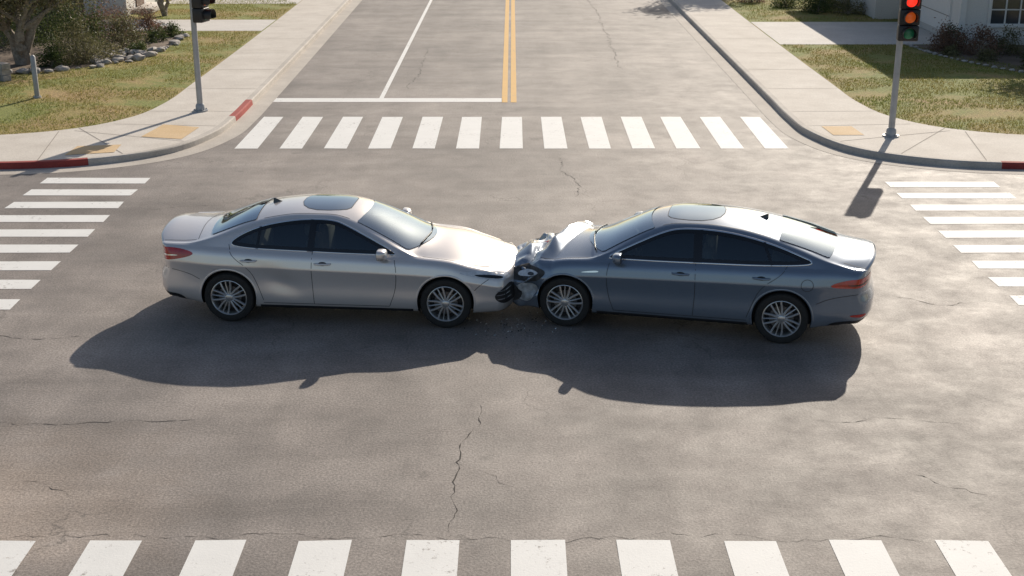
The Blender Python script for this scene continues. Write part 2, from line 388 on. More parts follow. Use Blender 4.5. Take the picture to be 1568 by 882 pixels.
def tree(name,x,y,h,crown,mat='leaf_g',n=9000,size=.07,stems=1,tr=.14,base=1.8):
    a=Acc(); ends=[]
    for s in range(stems):
        th=6.28*s/stems+random.random(); lean=.35 if stems>1 else .08
        P=[(0,0,0)]; 
        for k in range(1,5):
            P.append((math.cos(th)*lean*k*base/4+random.uniform(-.06,.06),math.sin(th)*lean*k*base/4+random.uniform(-.06,.06),k*base/4))
        rr=tr if stems==1 else tr*.7
        a.tube(P,[rr*1.5,rr*1.05,rr,rr*.9,rr*.8],10,1)
        top=Vector(P[-1])
        for l in range(6 if stems==1 else 4):
            ph=random.random()*6.28; el=random.uniform(.5,1.3); L=(h-base)*random.uniform(.55,.95)
            d=Vector((math.cos(ph)*math.cos(el)*crown/(h-base)*1.2,math.sin(ph)*math.cos(el)*crown/(h-base)*1.2,math.sin(el)*.85))
            m1=top+d*L*.45+Vector((random.uniform(-.15,.15),random.uniform(-.15,.15),0)); e=top+d*L
            a.tube([top,m1,e],[rr*.6,rr*.35,rr*.1],7,1); ends+= [e,m1.lerp(e,.5)]
            for q in range(4):
                e2=m1.lerp(e,random.random())+Vector((random.uniform(-1,1),random.uniform(-1,1),random.uniform(-.3,.7)))*crown*.35
                a.tube([m1,m1.lerp(e2,.5)+Vector((0,0,.08)),e2],[rr*.25,rr*.15,rr*.04],5,1); ends.append(e2)
    E=np.array([tuple(e) for e in ends]); idx=rng.integers(0,len(E),n)
    C=E[idx]+rng.normal(size=(n,3))*crown*.15*np.array([1,1,.75]); leaves(a,C,size,0)
    o=a.make(name,[mat,'bark']); o.location=(x,y,.11); return o
tree('olive_tree',-13.55,36.3,3.7,2.3,'leaf_o',14000,.055,3,.21,.95)
tree('street_tree',9.9,58.5,6.5,2.2,'leaf_g',9000,.09,1,.15,2.2)
tree('street_tree',16.2,38.6,6,2.3,'leaf_g',7000,.09,1,.16,2.6)
tree('street_tree',-10.5,62,6.5,2.4,'leaf_g',8000,.10,1,.15,2.2)
tree('garden_tree',-12.3,44.6+2.3,3.4,1.6,'leaf_b',7000,.05,3,.10,.6)
for (x,y,r,h,mt,n) in [(-12.0,36.9,.9,1.35,'leaf_o',5200),(-13.1,39.2,1.0,1.9,'leaf_g',6000),(-11.7,39.4,.75,1.3,'leaf_o',3400),(-12.6,41.3,1.1,1.7,'leaf_b',5000),
    (-11.0,40.6,.4,.5,'leaf_g',1200),(-14.9,35.4,.6,.7,'leaf_g',2000),(-15.3,39.5,1.2,2.2,'leaf_g',6000),(-14.6,41.4,1.1,2.0,'leaf_g',5000),(-11.2,41.8,.35,.6,'leaf_b',900),(-10.8,41.9,.4,.45,'leaf_g',1200),
    (-12.6,35.9,.45,.8,'leaf_g',1800),(-11.6,42.1,.5,1.1,'leaf_b',1500),(-10.9,38.3,.35,.4,'leaf_g',900)]:
    shrub('garden_shrub',x,y,r,h,mt,n)
for (x,y,r,h,mt,n) in [(12.9,38.9,.6,1.0,'leaf_b',2200),(13.5,38.0,.6,1.15,'leaf_b',2200),(13.2,39.4,.45,.8,'leaf_g',1600),(14.4,38.2,.5,.9,'leaf_o',1800),
    (14.6,36.5,.45,.55,'leaf_g',1400),(13.4,36.9,.3,.35,'leaf_o',900),(15.6,37.2,.6,1.0,'leaf_g',2000),(14.2,35.5,.35,.4,'leaf_g',900),(12.7,37.9,.3,.4,'leaf_o',800),
    (11.0,47.8,.7,.75,'leaf_g',2400),(12.0,47.4,.65,.7,'leaf_o',2000),(10.2,49.5,.6,.7,'leaf_g',1800),(9.2,51,.5,.6,'leaf_b',1500),(11.6,49.5,.8,.9,'leaf_g',2000)]:
    shrub('garden_shrub',x,y,r,h,mt,n)
def rocks(name,pts,seed):
    r=random.Random(seed); a=Acc()
    for (x,y,s) in pts:
        bm=bmesh.new(); bmesh.ops.create_icosphere(bm,subdivisions=2,radius=1)
        o=Vector((r.random()*50,r.random()*50,0)); sx,sy,sz=s*r.uniform(.8,1.3),s*r.uniform(.8,1.2),s*r.uniform(.4,.65)
        V=[]
        for v in bm.verts:
            c=v.co*(1+.55*noise.noise(v.co*1.3+o)); V.append((x+c.x*sx,y+c.y*sy,.13+sz*.3+c.z*sz))
        bm.verts.index_update(); F=[tuple(q.index for q in f.verts) for f in bm.faces]; a.add(V,F); bm.free()
    a.make(name,'rock',None,True,40)
E=catmull([(-10.4,42.0),(-10.3,39.5),(-10.7,37.2),(-11.8,35.6),(-13.6,34.6),(-16,34.3)],7)
rocks('garden_rocks',[(p[0]+random.uniform(-.2,.2),p[1]+random.uniform(-.2,.2),random.uniform(.05,.19)) for p in E]+[(-11.2+random.uniform(-.6,.6),37.4+random.uniform(-1,1),random.uniform(.06,.22)) for _ in range(26)],3)
E=catmull([(12.0,39.8),(12.2,38.3),(12.9,36.2),(14.2,34.3),(16.5,33.2)],8)
rocks('garden_rocks',[(p[0],p[1],random.uniform(.04,.08)) for p in E],5)
def blades(name,test,x0,x1,y0,y1,n,h=.055):
    X=rng.uniform(x0,x1,n);Y=rng.uniform(y0,y1,n); keep=np.array([test(a,b) for a,b in zip(X,Y)]); X=X[keep];Y=Y[keep]; n=len(X)
    th=rng.uniform(0,6.28,n); w=.010; hh=h*rng.uniform(.4,1.4,n); lx=rng.normal(0,.03,n); ly=rng.normal(0,.03,n)
    V=np.stack([np.stack([X-np.cos(th)*w,Y-np.sin(th)*w,np.full(n,.11)],1),np.stack([X+np.cos(th)*w,Y+np.sin(th)*w,np.full(n,.11)],1),np.stack([X+lx,Y+ly,.115+hh],1)],1).reshape(-1,3)
    obj(name,V.tolist(),[(3*i,3*i+1,3*i+2) for i in range(n)],'blade')
Bd=[np.array(p) for p in catmull(BR,10)]
Bx=np.array([b[0] for b in Bd]); By=np.array([b[1] for b in Bd])
def inlawn(x,y):
    ax=abs(x)
    if y<26.95: return False
    yb=np.interp(ax,Bx,By) if ax>8.16 else 999
    if y<yb+.0 and ax<12.5: return False
    if x>0 and 39.95<y<45.25: return False
    if x<0 and 42.95<y<45.85 : return False
    if x<0 and y>34.2+max(0,(x+14.5))*.45+ max(0,x+12)*1.0 and x<-10.4 and y<42.4: return False
    if x>12 and y>39.9-(x-12)*2.0 and y>33.2 and y<40: return False
    if noise.noise(Vector((x*.8,y*.8,0)))+.25*noise.noise(Vector((x*5,y*5,0)))<-.22+random.uniform(-.12,.12): return False
    return True
blades('lawn_grass_blades',inlawn,8.2,16,26.9,39.9,46000,.045)
blades('lawn_grass_blades',inlawn,-16,-8.2,26.9,42.8,46000,.045)
blades('lawn_grass_blades',inlawn,8.2,14,45.3,56,12000)
blades('lawn_grass_blades',inlawn,-13,-8.2,45.9,56,12000)

# ------------------------------------------------------------------ houses
def hiproof(name,x0,x1,y0,y1,z,rise,par,ov=.5):
    x0-=ov;x1+=ov;y0-=ov;y1+=ov; d=min(x1-x0,y1-y0)/2
    if (x1-x0)>(y1-y0): r=[(x0+d,(y0+y1)/2,z+rise),(x1-d,(y0+y1)/2,z+rise)]
    else: r=[((x0+x1)/2,y0+d,z+rise),((x0+x1)/2,y1-d,z+rise)]
    V=[(x0,y0,z),(x1,y0,z),(x1,y1,z),(x0,y1,z)]+[(x0,y0,z+.2),(x1,y0,z+.2),(x1,y1,z+.2),(x0,y1,z+.2)]+r
    if (x1-x0)>(y1-y0): F=[(4,5,9,8),(5,6,9),(6,7,8,9),(7,4,8)]
    else: F=[(4,5,8),(5,6,9,8),(6,7,9),(7,4,8,9)]
    F+=[(0,1,5,4),(1,2,6,5),(2,3,7,6),(3,0,4,7),(3,2,1,0)]
    obj(name,V,F,'roof',par)
def window_y(par,x0,x1,y,z0,z1,nm='window',s=-1):   # on wall facing -Y
    box(nm+'_pane',x0,x1,y-.02,y+.02,z0,z1,'wpane',par)
    for a,b,c,d in ((x0-.1,x1+.1,z1,z1+.12),(x0-.14,x1+.14,z0-.12,z0)): box(nm+'_trim',a,b,y-.08,y+.03,c,d,'trim',par,.01)
    for a in (x0-.1,x1): box(nm+'_jamb',a,a+.1,y-.07,y+.03,z0,z1,'trim',par,.008)
    n=4
    for i in range(1,n): xx=x0+(x1-x0)*i/n; box(nm+'_bar',xx-.022,xx+.022,y-.045,y-.02,z0,z1,'trim',par)
    for i in range(1,3): zz=z0+(z1-z0)*i/3; box(nm+'_bar',x0,x1,y-.042,y-.02,zz-.018,zz+.018,'trim',par)
hr=empty('stucco_house')
box('walls',13.6,27,40.0,52,.0,3.1,'stucco',hr); box('garage_wing',12.6,13.59,46,53,0,2.9,'stucco2',hr)
box('plinth',13.57,27.03,39.96,52.0,0,.32,'stucco2',hr)
hiproof('roof',12.6,27,40,53,3.1,2.4,hr)
window_y(hr,14.45,16.2,39.98,.75,2.0); window_y(hr,18.5,20.5,39.98,.9,2.1)
box('garage_door',13.54,13.6,41.0,45.0,.33,2.4,'trim',hr)
for i in range(1,4): box('garage_groove',13.53,13.54,41.0,45.0,.33+i*.5,.35+i*.5,'seam',hr)
box('front_door',12.56,12.6,49.5,50.5,.12,2.2,'garage',hr,.005); box('corner_trim',13.5,13.68,39.9,40.04,.33,3.08,'trim',hr)
hl=empty('stucco_house')
box('walls',-27,-13.6,46.8,60,0,3.0,'stucco',hl); hiproof('roof',-27,-13.6,46.8,60,3.0,2.4,hl)
box('garage_door',-13.6,-13.55,51,54.6,.12,2.3,'garage',hl); box('garage_trim',-13.6,-13.52,54.6,54.8,.12,2.4,'trim',hl); box('garage_trim',-13.6,-13.52,50.8,51,.12,2.4,'trim',hl)
window_y(hl,-18,-16,46.78,.95,2.1); box('porch_step',-13.55,-12.9,47.5,49.5,.12,.3,'drive',hl,.01)
box('front_door',-13.6,-13.56,48,49,.3,2.3,'fence',hl)
for side in (-1,1):
    h=empty('stucco_house'); s=side
    x0,x1=sorted((s*13,s*26)); box('walls',x0,x1,66,82,0,3.1,'stucco2',h); hiproof('roof',x0,x1,66,82,3.1,2.4,h)
    window_y(h,s*19-1,s*19+1,65.98,.9,2.1)
fn=Acc()
for i in range(60):
    x=-13.9-i*.17; hgt=1.65+random.uniform(-.02,.02)
    fn.add([(x,42.6,.1),(x+.155,42.6,.1),(x+.155,42.6,hgt),(x,42.6,hgt),(x,42.62,.1),(x+.155,42.62,.1),(x+.155,42.62,hgt),(x,42.62,hgt)],[(0,1,2,3),(7,6,5,4),(3,2,6,7),(1,5,6,2),(4,0,3,7)])
fn.make('wooden_fence','fence')
gw=Acc(); P=catmull([(-13.0,33.6),(-13.6,34.0),(-14.6,34.1),(-16,34.0),(-17.5,33.6)],6)
for i in range(len(P)-1):
    for c in range(3):
        a=P[i];b=P[i+1]; d=(b-a)*.47; m_=(a+b)/2+ (b-a)*(.25 if c%2 else 0); t=d/np.linalg.norm(d); q=np.array([-t[1],t[0]])*random.uniform(.11,.14)
        z0=.12+c*.15; z1=z0+.14
        C=[m_-d-q,m_+d-q,m_+d+q,m_-d+q]; gw.add([(*p,z0) for p in C]+[(*p,z1) for p in C],[(0,1,5,4),(1,2,6,5),(2,3,7,6),(3,0,4,7),(4,5,6,7)])
gw.make('stone_garden_wall','rock')
po=Acc(); po.tube([(-11.45,31.3,.1),(-11.45,31.3,1.1),(-11.45,31.3,1.14)],[.06,.06,.03],10); po.tube([(-11.45,31.3,.1),(-11.45,31.3,.16)],[.1,.09],10); po.make('utility_marker_post','galv',None,True,40)

# ------------------------------------------------------------------ traffic lights
def signal(x,y,rz,hx,top=3.2,lit=True):
    e=empty('traffic_light',(x,y,.127),rz)
    a=Acc(); a.tube([(0,0,0),(0,0,.03)],[.17,.17],20); a.tube([(0,0,.03),(0,0,.14),(0,0,.18)],[.11,.10,.075],20); a.tube([(0,0,.15),(0,0,top-.15)],[.068,.06],20); a.tube([(0,0,top-.15),(0,0,top-.1),(0,0,top-.08)],[.07,.07,.02],20)
    for k in range(4):
        th=k*1.57+.78; a.tube([(math.cos(th)*.135,math.sin(th)*.135,.02),(math.cos(th)*.135,math.sin(th)*.135,.06)],[.018,.018],6)
    a.make('pole','galv',e,True,40)
    b=Acc(); b.tube([(0,0,2.2),(hx,0,2.2)],[.03,.03],8); b.tube([(0,0,2.8),(hx,0,2.8)],[.03,.03],8); b.make('bracket','galv',e,True,40)
    for i in range(3):
        z=2.02+.15+.32*i
        box('housing',hx-.20,hx+.20,-.17-.10,.06-.10,z-.157,z+.157,'blackp',e,.025)
        l=Acc(); l.lathe([(.0,-.295),(.06,-.29),(.105,-.275),(.122,-.262)],'y',(hx,0,z),28); l.make('lens_'+str(i),['lens_g','lens_a','lens_r'][i],e,True)
        v=Acc(); V=[];F=[];n=22
        for k in range(n+1):
            th=math.radians(-40)+math.radians(260)*k/n; L=.20 if 0<k<n else .12
            for (r,yy) in ((.135,-.26),(.137,-.26-L),(.129,-.26-L),(.127,-.26)): V.append((hx+r*math.cos(th),yy,z+r*math.sin(th)))
        for k in range(n):
            for q in range(4): F.append((k*4+q,k*4+(q+1)%4,(k+1)*4+(q+1)%4,(k+1)*4+q))
        v.add(V,F); v.make('visor','blackp',e,True,40)
    box('cap',hx-.15,hx+.15,-.25,-.06,2.02+.96,2.02+.985,'blackp',e)
    return e
signal(7.93,26.9,math.radians(-6),.11)
signal(-7.13,29.6,math.radians(75),.08)

# ------------------------------------------------------------------ cars
def table(tab,sig=.03):
    x,y=map(np.array,zip(*sorted(tab))); st=.005; g=np.arange(-3.2,3.2,st)
    h=np.diff(x); d=np.diff(y)/h; m=np.zeros(len(x)); m[0]=d[0]; m[-1]=d[-1]
    for i in range(1,len(x)-1):
        if d[i-1]*d[i]>0: m[i]=2*d[i-1]*d[i]/(d[i-1]+d[i])
    k=np.clip(np.searchsorted(x,g)-1,0,len(h)-1); t=np.clip((g-x[k])/h[k],0,1)
    v=(2*t**3-3*t*t+1)*y[k]+(t**3-2*t*t+t)*h[k]*m[k]+(3*t*t-2*t**3)*y[k+1]+(t**3-t*t)*h[k]*m[k+1]
    n=int(3*sig/st); kk=np.exp(-.5*(np.arange(-n,n+1)*st/sig)**2); kk/=kk.sum()
    v=np.convolve(np.pad(v,n,mode='edge'),kk,'valid'); return lambda q: float(np.interp(q,g,v))
def ss(a,b,x): t=min(1,max(0,(x-a)/(b-a))); return t*t*(3-2*t)
def bspline(P,sub):
    P=[np.array(p) for p in P]; out=[]
    for i in range(1,len(P)-2):
        a,b,c,d=P[i-1:i+3]
        for k in range(sub):
            t=k/sub; out.append(((1-t)**3*a+(3*t**3-6*t*t+4)*b+(-3*t**3+3*t*t+3*t+1)*c+t**3*d)/6)
    a,b,c,d=P[-4:]; out.append((b+4*c+d)/6); return out
def inpoly(p,P):
    c=False; n=len(P); x,y=p
    for i in range(n):
        x1,y1=P[i][0],P[i][1]; x2,y2=P[i-1][0],P[i-1][1]
        if (y1>y)!=(y2>y) and x<(x2-x1)*(y-y1)/(y2-y1)+x1: c=not c
    return c
def pdist(p,P):
    A=np.array([q[:2] for q in P]); B=np.roll(A,-1,0); d=B-A; t=np.clip(((np.array(p)-A)*d).sum(1)/np.maximum((d*d).sum(1),1e-9),0,1)
    return np.sqrt(((A+d*t[:,None]-np.array(p))**2).sum(1)).min()

def build_car(name,S):
    root=empty(name,S['loc'],S['rz']); paint=S['paint']
    Zt,ZA,Zb,Wf,Z0=[table(S[k],sg) for k,sg in (('Zt',.05),('ZA',.05),('Zb',.07),('W',.07),('Z0',.05))]
    Lf,Lr=S['Lf'],S['Lr']; wb=S['wb']/2
    def gh(x):            # greenhouse height over the belt, eased to zero on bonnet and boot
        g=ZA(x)-Zb(x); return .5*(g+math.sqrt(g*g+.0009))-.0 if g>-.5 else 0
    def half(x):
        W=Wf(x);zb=Zb(x);g=max(gh(x),.002);za=zb+g;zt=max(Zt(x),za+.01);z0=Z0(x);h=zb-z0; bl=ss(.0,.16,g)
        P=[(-.5*W,z0),(0,z0),(.5*W,z0),(.86*W,z0),(.94*W,z0+.008),(.968*W,z0+.05),(.978*W,z0+.13*h/.74),(.978*W,z0+.28*h),(.970*W,z0+.42*h),(.976*W,z0+.55*h),(.994*W,z0+.68*h),(1.002*W,z0+.73*h),(1.002*W,z0+.75*h),(.988*W,z0+.82*h),(.975*W,z0+.90*h),(.955*W,z0+.96*h),(.925*W,zb)]
        yb=.905*W; P.append((yb,zb+.010))
        for f in (.12,.35,.6,.85): P.append((yb-.50*g*f-.10*g*f*f-(1-bl)*.05*f,zb+.012+g*f+(1-bl)*.012*f))
        YR=yb-.62*g-.02-(1-bl)*.045
        P.append((YR-.006,za+.004+(1-bl)*.012))
        e=2.0+.3*bl; zq=za+(1-bl)*.010
        for q in (.93,.82,.65,.45,.22,0,-.22): P.append((YR*q,zq+(zt-zq)*(1-abs(q)**e)))
        return bspline(P,3)
    def warp(x,y,z):
        wf=ss(1.25,Lf,x); wr=ss(-1.5,-Lr,x); a=abs(y)/.92
        dx=-wf*.34*a**2.6-wf*.14*max(0,min(1,(z-.52)/.3))**1.5-wf*.07*max(0,min(1,(.36-z)/.16))
        dx+=wr*(.20*a**3+.055*max(0,min(1,(z-.58)/.12))-.05*max(0,min(1,(z-.95)/.1))+.12*max(0,min(1,(.42-z)/.2)))
        return x+dx,y,z
    ns=200
    xs=np.linspace(-Lr,Lf,ns)
    def full(hs): return [(p[0],p[1]) for p in hs]+[(-p[0],p[1]) for p in hs[-2:0:-1]]
    def ring(x,hs,sc=1):
        f=full(hs); zs=[p[1] for p in f]; zc=(min(zs)+max(zs))/2
        return [(x,p[0]*sc,zc+(p[1]-zc)*sc) for p in f]
    cap=[(.998,.006),(.99,.018),(.972,.034),(.945,.045),(.9,.052),(.82,.056),(.7,.058),(.55,.059),(.4,.06),(.25,.06),(.12,.06),(.03,.06)]
    rings=[ring(-Lr-o_,half(-Lr),s) for s,o_ in cap[::-1]]+[ring(x,half(x)) for x in xs]+[ring(Lf+o_,half(Lf),s) for s,o_ in cap]
    V=[];F=[]; m=len(rings[0])
    for r in rings:
        for p in r: V.append(S['dmg'](*warp(*p)))
    for i in range(len(rings)-1):
        for k in range(m): F.append((i*m+k,(i+1)*m+k,(i+1)*m+(k+1)%m,i*m+(k+1)%m))
    F.append(tuple(range(m))); F.append(tuple(range((len(rings)-1)*m,len(rings)*m))[::-1])
    body=obj('body_shell',V,F,[paint,'blackp'],None,True)
    bm=bmesh.new(); bm.from_mesh(body.data); bmesh.ops.recalc_face_normals(bm,faces=bm.faces); bm.to_mesh(body.data)
    bvh=BVHTree.FromBMesh(bm); bm.free()
    WR=.335; WX=[wb,-wb]
    for wx in WX:
        for s in (-1,1):
            bm=bmesh.new(); bmesh.ops.create_cone(bm,cap_ends=True,segments=64,radius1=.375,radius2=.375,depth=.62)
            bmesh.ops.rotate(bm,verts=bm.verts,matrix=Matrix.Rotation(math.pi/2,3,'X')); bmesh.ops.translate(bm,verts=bm.verts,vec=(wx,s*.95,WR+.012))
            me=bpy.data.meshes.new('c'); bm.to_mesh(me); bm.free(); me.materials.append(M[paint]); me.materials.append(M['blackp'])
            me.polygons.foreach_set('material_index',[1]*len(me.polygons))
            c=bpy.data.objects.new('c',me); COL.objects.link(c)
            md=body.modifiers.new('b','BOOLEAN'); md.object=c; md.operation='DIFFERENCE'; md.solver='EXACT'
            dg=bpy.context.evaluated_depsgraph_get(); nm=bpy.data.meshes.new_from_object(body.evaluated_get(dg))
            body.modifiers.clear(); 
            if len(nm.polygons)>5000: body.data=nm
            bpy.data.objects.remove(c)
    dlo=chaikin(S['dlo'],2)
    def yr(x): return .905*Wf(x)-.62*max(ZA(x)-Zb(x),.004)-.02
    def topout(xa,xb,cva,cvb,ins,insb=None):
        insb=insb or ins
        E=[]; n=14
        ya=yr(xa-cva)-ins; yb_=yr(xb-cvb)-insb
        for i in range(n+1): q=-1+2*i/n; E.append((xa-cva*q*q,ya*q))
        for i in range(1,8): t=i/8; x=(xa-cva)*(1-t)+(xb-cvb)*t; E.append((x,yr(x)-(ins*(1-t)+insb*t)))
        for i in range(n+1): q=1-2*i/n; E.append((xb-cvb*q*q,yb_*q))
        for i in range(1,8): t=1-i/8; x=(xa-cva)*(1-t)+(xb-cvb)*t; E.append((x,-(yr(x)-(ins*(1-t)+insb*t))))
        return E
    wsh=chaikin(topout(*S['ws']),1); rwn=chaikin(topout(*S['rw']),1)
    bm=bmesh.new(); bm.from_mesh(body.data); kill=[]
    for f in bm.faces:
        c=f.calc_center_median()
        if f.material_index==1 or c.z<.9: continue
        if abs(c.y)>.5 and abs(f.normal.y)>.5 and inpoly((c.x,c.z),dlo) and pdist((c.x,c.z),dlo)>.024: kill.append(f)
        elif f.normal.z>.25 and abs(f.normal.y)<.75:
            for O in (wsh,rwn):
                if inpoly((c.x,c.y),O) and pdist((c.x,c.y),O)>.022: kill.append(f); break
    bmesh.ops.delete(bm,geom=kill,context='FACES'); 
    for f in bm.faces: f.smooth=True
    bm.to_mesh(body.data); bm.free(); body.data.set_sharp_from_angle(angle=math.radians(38)); body.parent=root
    def cast(p,d):
        d=Vector(d).normalized(); p=Vector(p); h=bvh.ray_cast(p-d*2.2,d)
        return (h[0],h[1]) if h[0] is not None else (p,-d)
    def basis(d):
        d=Vector(d).normalized()
        if abs(d.z)>.7: return Vector((1,0,0)),Vector((0,1,0))
        u=Vector((-d.y,d.x,0)).normalized()
        if abs(u.x)>.3 and u.x<0: u=-u
        return u,Vector((0,0,1))
    def proj(uv,d,off):
        u,w=basis(d); p=u*uv[0]+w*uv[1]; q,n=cast(p,d)
        if n.dot(Vector(d))>0: n=-n
        return q+n*off
    def panel(nm,poly,d,off,mat,step=.05,smooth=True):
        bm=bmesh.new(); vs=[bm.verts.new((p[0],p[1],0)) for p in poly]; bm.faces.new(vs)
        for ax in (0,1):
            lo=min(p[ax] for p in poly); hi=max(p[ax] for p in poly); k=lo+step
            while k<hi:
                co=[0,0,0];co[ax]=k;no=[0,0,0];no[ax]=1
                bmesh.ops.bisect_plane(bm,geom=bm.verts[:]+bm.edges[:]+bm.faces[:],plane_co=co,plane_no=no,dist=1e-5); k+=step
        for v in bm.verts: v.co=proj((v.co.x,v.co.y),d,off)
        me=bpy.data.meshes.new(nm); bmesh.ops.recalc_face_normals(bm,faces=bm.faces); bm.to_mesh(me); bm.free(); me.materials.append(M[mat])
        if smooth: me.polygons.foreach_set('use_smooth',[True]*len(me.polygons))
        o=bpy.data.objects.new(nm,me); COL.objects.link(o); o.parent=root; return o
    def strip(nm,P,d,off,mat,wi,wo=0,closed=True,thick=0):
        P=[np.array(p[:2],float) for p in P]
        R=[]
        for i in range(len(P)):
            if not closed and i==len(P)-1: R.append(P[i]); break
            a,b=P[i],P[(i+1)%len(P)]; n=max(1,int(np.linalg.norm(b-a)/.04))
            for k in range(n): R.append(a+(b-a)*k/n)
        P=R;L=len(P); A=sum(P[i][0]*P[(i+1)%L][1]-P[(i+1)%L][0]*P[i][1] for i in range(L)); sg=1 if A>0 else -1
        V=[];
        for i in range(L):
            t=P[(i+1)%L]-P[i-1] if closed else P[min(i+1,L-1)]-P[max(0,i-1)]
            t=t/max(1e-9,np.linalg.norm(t)); n=np.array([-t[1],t[0]])*sg
            a=P[i]-n*wo; b=P[i]+n*wi; V+=[proj(a,d,off-(.002 if thick else 0)),proj((a+b)/2,d,off+thick),proj(b,d,off-(.002 if thick else 0))]
        F=[]
        for i in range(L if closed else L-1):
            j=(i+1)%L; F+=[(3*i,3*i+1,3*j+1,3*j),(3*i+1,3*i+2,3*j+2,3*j+1)]
        return obj(nm,V,F,mat,root,True)
    for s in (-1,1):
        d=(0,-s,0)
        panel('side_glass',dlo,d,.004,'glass')
        strip('window_seal',dlo,d,.006,'blackg',.040)
        strip('window_trim',dlo,d,.004,'chrome',.002,S.get('trimw',.013),thick=.006)
        for (P,w) in S['pillars']: strip('pillar_cover',P,d,.0085,'blackg',w/2,w/2,closed=False)
        for P in S['seams']: strip('door_seam',chaikin(P,2,False),d,.0015,'blackp',.0035,.0035,closed=False)
        for (x,z) in S['handles']:
            q,n=cast((x,0,z),d); a=Acc()
            pts=[(x-.11,q.y-s*.005,z-.004),(x-.095,q.y+s*.03,z-.001),(x-.04,q.y+s*.042,z),(x+.04,q.y+s*.042,z),(x+.095,q.y+s*.03,z),(x+.11,q.y-s*.005,z)]
            a.tube(pts,[.008,.012,.014,.014,.012,.008],8); a.make('door_handle',S.get('hmat',paint),root,True)
            panel('handle_recess',[(x+.055*math.cos(t),z-.004+.026*math.sin(t)) for t in np.linspace(0,6.28,17)[:-1]],d,.002,'blackp',.1)
        for wx in WX:
            A=[(wx+.377*math.cos(t),WR+.012+.377*math.sin(t)) for t in np.linspace(math.radians(-14),math.radians(194),60)]
            strip('arch_lip',A,d,.003,paint,.010,.014,closed=False,thick=.006)
        strip('sill_trim',[(-wb+.42,.235),(wb-.42,.235)],d,.004,'blackp',.022,.022,closed=False,thick=.008)
        mx,mz=S['mirror']; q,n=cast((mx,0,mz-.06),d); my=q.y+s*.16
        bm=bmesh.new(); bmesh.ops.create_uvsphere(bm,u_segments=24,v_segments=16,radius=1)
        for v in bm.verts:
            c=v.co; r=lambda t:math.copysign(abs(t)**.7,t)
            x_=r(c.x); x_=x_ if x_>0 else x_*.35
            v.co=Vector((mx+x_*.10,my+r(c.y)*.115+ (0 if x_<0 else -s*.02*x_),mz+r(c.z)*.072+.01*s*c.y))
        me=bpy.data.meshes.new('mirror_shell'); 
        for f in bm.faces: f.smooth=True; f.material_index=1 if f.calc_center_median().x<mx-.02 else (1 if f.calc_center_median().z<mz-.045 else 0)
        bm.to_mesh(me); bm.free(); me.materials.append(M[paint]); me.materials.append(M['blackg'])
        o=bpy.data.objects.new('mirror_shell',me); COL.objects.link(o); o.parent=root
        a=Acc(); a.tube([(mx+.02,q.y-s*.03,mz-.075),(mx+.02,my-s*.03,mz-.04)],[.035,.028],8); a.make('mirror_arm','blackp',root,True)
    # glass lies over its black ceramic border, as on a real bonded screen
    panel('windscreen',wsh,(0,0,-1),.008,'wglass'); strip('windscreen_seal',wsh,(0,0,-1),.004,'blackg',.040)
    panel('rear_window',rwn,(0,0,-1),.008,'wglass'); strip('rear_window_seal',rwn,(0,0,-1),.004,'blackg',.036)
    x0,x1,hw=S['sun']; sr=chaikin([(x0,-hw),(x1,-hw*.97),(x1+.02,0),(x1,hw*.97),(x0,hw)],2)
    panel('sunroof_glass',sr,(0,0,-1),.0035,'dglass'); panel('sunroof_base',sr,(0,0,-1),.0012,'interior'); strip('sunroof_seal',sr,(0,0,-1),.003,'interior',.004,.008,thick=0)
    for P in S['topseams']: strip('panel_seam',chaikin(P,2,False),(0,0,-1),.0015,'blackp',.0035,.0035,closed=False)
    for s in (-1,1):
        P=[(x,s*(yr(x)-.035)) for x in np.linspace(S['ws'][0]-.2,S['rw'][0]+.12,14)]
        strip('roof_seam',P,(0,0,-1),.001,'blackp',.005,.005,closed=False)
    a=Acc()
    for (ya,yb_) in ((.1,.62),(-.5,.02)):
        pts=[proj((S['cowl']-.22*abs((ya+(yb_-ya)*t))**1.5-.03,ya+(yb_-ya)*t),(0,0,-1),.02) for t in np.linspace(0,1,8)]
        a.tube(pts,[.009]*8,6)
    a.make('wipers','blackp',root,True)
    ax=S['fin']; q,n=cast((ax,0,0),(0,0,-1)); 
    obj('antenna_fin',[(ax-.07,-.018,q.z-.01),(ax+.08,-.012,q.z-.005),(ax+.08,.012,q.z-.005),(ax-.07,.018,q.z-.01),(ax-.065,-.004,q.z+.05),(ax-.04,-.003,q.z+.048),(ax-.04,.003,q.z+.048),(ax-.065,.004,q.z+.05)],[(0,1,5,4),(1,2,6,5),(2,3,7,6),(3,0,4,7),(4,5,6,7)],'blackg',root)
    for (nm,poly,d,mat,off,both) in S['parts']:
        for s in ((-1,1) if both else (1,)):
            dd=(d[0],d[1]*s,d[2]); u,w=basis(dd)
            uv=[(Vector((p[0],p[1]*s,p[2])).dot(u),Vector((p[0],p[1]*s,p[2])).dot(w)) for p in poly]
            panel(nm,chaikin(uv,2),dd,off,mat,.03)
    box('cabin_floor',-1.5,1.15,-.74,.74,.28,.34,'interior',root)
    for s in (-1,1):
        a,b=sorted((s*.76,s*.72)); box('door_inner',-1.35,.85,a,b,.34,.93,'interior',root)
    box('dashboard',.62,1.05,-.72,.72,.62,.93,'interior',root,.05); box('parcel_shelf',-1.75,-1.3,-.68,.68,.85,.93,'interior',root,.02)
    for s in (-.37,.37):
        box('seat_base',-.32,.22,s-.25,s+.25,.40,.56,'seat',root,.05)
        o=box('seat_back',-.45,-.31,s-.24,s+.24,.52,1.06,'seat',root,.055); box('headrest',-.48,-.38,s-.13,s+.13,1.08,1.24,'seat',root,.04)
